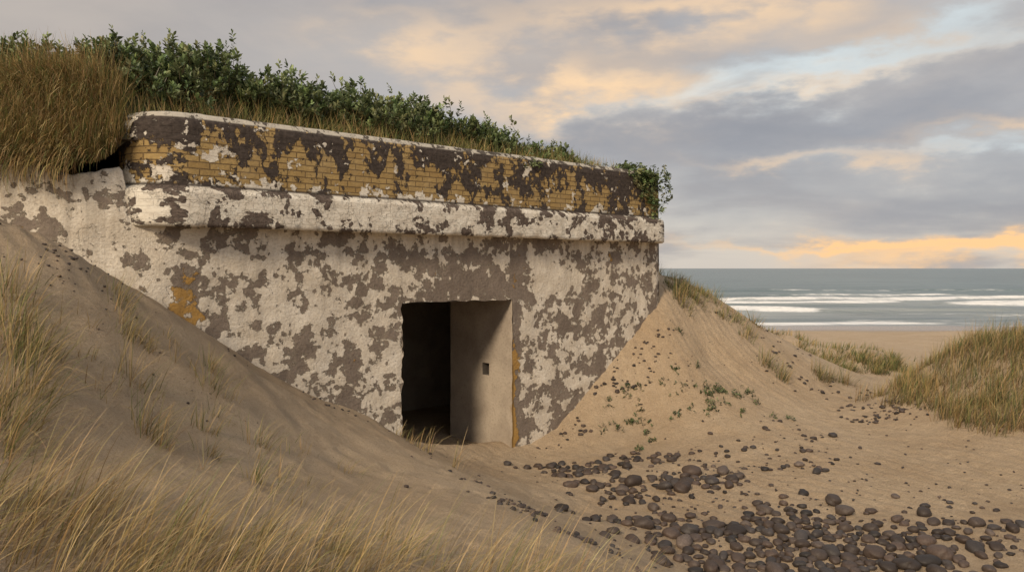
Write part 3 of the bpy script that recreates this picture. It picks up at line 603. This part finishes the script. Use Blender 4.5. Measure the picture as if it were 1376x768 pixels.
# ---------------------------------------------------------------- world
w=bpy.data.worlds.new("World"); scene.world=w; w.use_nodes=True; nt=w.node_tree; bg=nt.nodes['Background']
sun_dir=np.array([-.38,-.74,.48]); sun_dir/=np.linalg.norm(sun_dir)
sky=nd(nt,'ShaderNodeTexSky'); sky.sky_type='NISHITA'; sky.sun_disc=False
sky.sun_elevation=math.asin(sun_dir[2]); sky.sun_rotation=math.atan2(sun_dir[0],sun_dir[1])
g=nd(nt,'ShaderNodeTexCoord').outputs['Generated']; sx=nd(nt,'ShaderNodeSeparateXYZ',{0:g}); x,y,z=sx.outputs
zc=mth(nt,'ADD',mth(nt,'MAXIMUM',z,0.),.13)
pv=nd(nt,'ShaderNodeCombineXYZ',{0:mth(nt,'DIVIDE',x,zc),1:mth(nt,'DIVIDE',y,zc),2:0.}).outputs[0]
mp=nd(nt,'ShaderNodeMapping',{'Vector':pv,'Scale':(.9,1.,1.),'Rotation':(0,0,.3)}).outputs[0]
n1=noise(nt,mp,.75,6,.52,.3,(2.3,1.1,0)); n2=noise(nt,mp,1.5,6,.55,.4,(7.3,4.1,0))
gm=nd(nt,'ShaderNodeMapping',{'Vector':g,'Scale':(1.,1.,2.6)}).outputs[0]
nl=noise(nt,gm,5,5,.55); nl2=noise(nt,gm,7,6,.55,off=(4,4,4)); nb=noise(nt,gm,3.2,6,.58,.3,off=(1,7,2))
xd=mth(nt,'ADD',x,mth(nt,'MULTIPLY',mth(nt,'SUBTRACT',nl,.5),.35))
zd=mth(nt,'ADD',z,mth(nt,'MULTIPLY',mth(nt,'SUBTRACT',nl2,.5),.16))
def gs(cx,cz,sx_,sz_,amp=1.,slope=0.):
    a=mth(nt,'DIVIDE',mth(nt,'SUBTRACT',xd,cx),sx_); zz=mth(nt,'SUBTRACT',zd,cz)
    if slope: zz=mth(nt,'SUBTRACT',zz,mth(nt,'MULTIPLY',mth(nt,'SUBTRACT',xd,cx),slope))
    b=mth(nt,'DIVIDE',zz,sz_)
    return mth(nt,'MULTIPLY',mth(nt,'EXPONENT',mth(nt,'MULTIPLY',mth(nt,'ADD',mth(nt,'MULTIPLY',a,a),mth(nt,'MULTIPLY',b,b)),-1.)),amp)
def addm(*l):
    r=l[0]
    for k_ in l[1:]: r=mth(nt,'ADD',r,k_)
    return r
base=mixc(nt,ramp(nt,z,0,.14,0,1,True),(.70,.63,.56),(.48,.475,.48))
base=mixc(nt,ramp(nt,x,.05,-.45,0,.85),base,(.48,.42,.37))
base=mixc(nt,ramp(nt,z,.3,.8,0,1,True),base,(.66,.66,.68))
base=mixc(nt,.12,base,mixc(nt,1.,sky.outputs[0],(.10,.10,.10),'MULTIPLY'))
c=mixc(nt,mth(nt,'MULTIPLY',ramp(nt,n1,.42,.62,0,1,True),.65),base,(.345,.335,.35))
c=mixc(nt,ramp(nt,nb,.42,.70,0,.4,True),c,(.61,.54,.48))
gr=mth(nt,'MINIMUM',addm(gs(.40,.17,.24,.035,.9),gs(.48,.085,.25,.03,.6),gs(.40,.32,.3,.03,.4),gs(-.45,.34,.35,.03,.6),gs(.05,.13,.2,.03,.4),gs(.2,.26,.1,.02,.4)),.85)
c=mixc(nt,gr,c,mixc(nt,ramp(nt,nb,.35,.65),(.28,.30,.345),(.375,.385,.415)))
bl=mth(nt,'MULTIPLY',mth(nt,'MINIMUM',addm(gs(.33,.225,.22,.020,1.1,.15),gs(.25,.235,.08,.024,.9),gs(.52,.13,.15,.012,.6)),1.),ramp(nt,n2,.38,.56,.2,1,True))
c=mixc(nt,bl,c,(.66,.74,.77))
pm=mth(nt,'MINIMUM',addm(gs(.09,.215,.10,.035,1.2),gs(.0,.24,.18,.05,.45),gs(.2,.31,.16,.028,.85),gs(-.10,.28,.12,.03,.6),gs(.52,.27,.2,.02,.4),gs(.35,.13,.12,.010,.6),gs(.58,.155,.12,.012,.8),gs(.36,.22,.14,.010,.5,.1)),1.)
pm=mth(nt,'MULTIPLY',pm,ramp(nt,nl2,.38,.60,.15,1,True))
c=mixc(nt,pm,c,(.97,.70,.45))
hz=addm(gs(.52,.030,.16,.010,.9),gs(.40,.028,.2,.006,.5),gs(.56,.010,.15,.015,1.3))
c=mixc(nt,mth(nt,'MINIMUM',hz,1.),c,(1.05,.66,.33))
c=mixc(nt,ramp(nt,z,0.,-.02),c,(.34,.3,.24))
nt.links.new(c,bg.inputs[0]); bg.inputs[1].default_value=1.0
sl=bpy.data.lights.new("sun",'SUN'); sl.energy=3.2; sl.angle=math.radians(10); sl.color=(1,.82,.60)
so=bpy.data.objects.new("sun",sl); scene.collection.objects.link(so)
from mathutils import Vector
so.rotation_euler=Vector(tuple(-sun_dir)).to_track_quat('-Z','Y').to_euler()
# ---------------------------------------------------------------- camera
cam=bpy.data.cameras.new("camera"); co=bpy.data.objects.new("camera",cam); scene.collection.objects.link(co)
co.location=(0,0,EYE); co.rotation_euler=(math.radians(90),0,0)
cam.sensor_width=36; cam.lens=28; cam.shift_y=-24/1376; cam.clip_start=.05; cam.clip_end=20000
scene.camera=co
scene.view_settings.view_transform='Standard'; scene.view_settings.look='None'; scene.view_settings.exposure=0
print("stones",len(pl_),"shoots",len(TP))
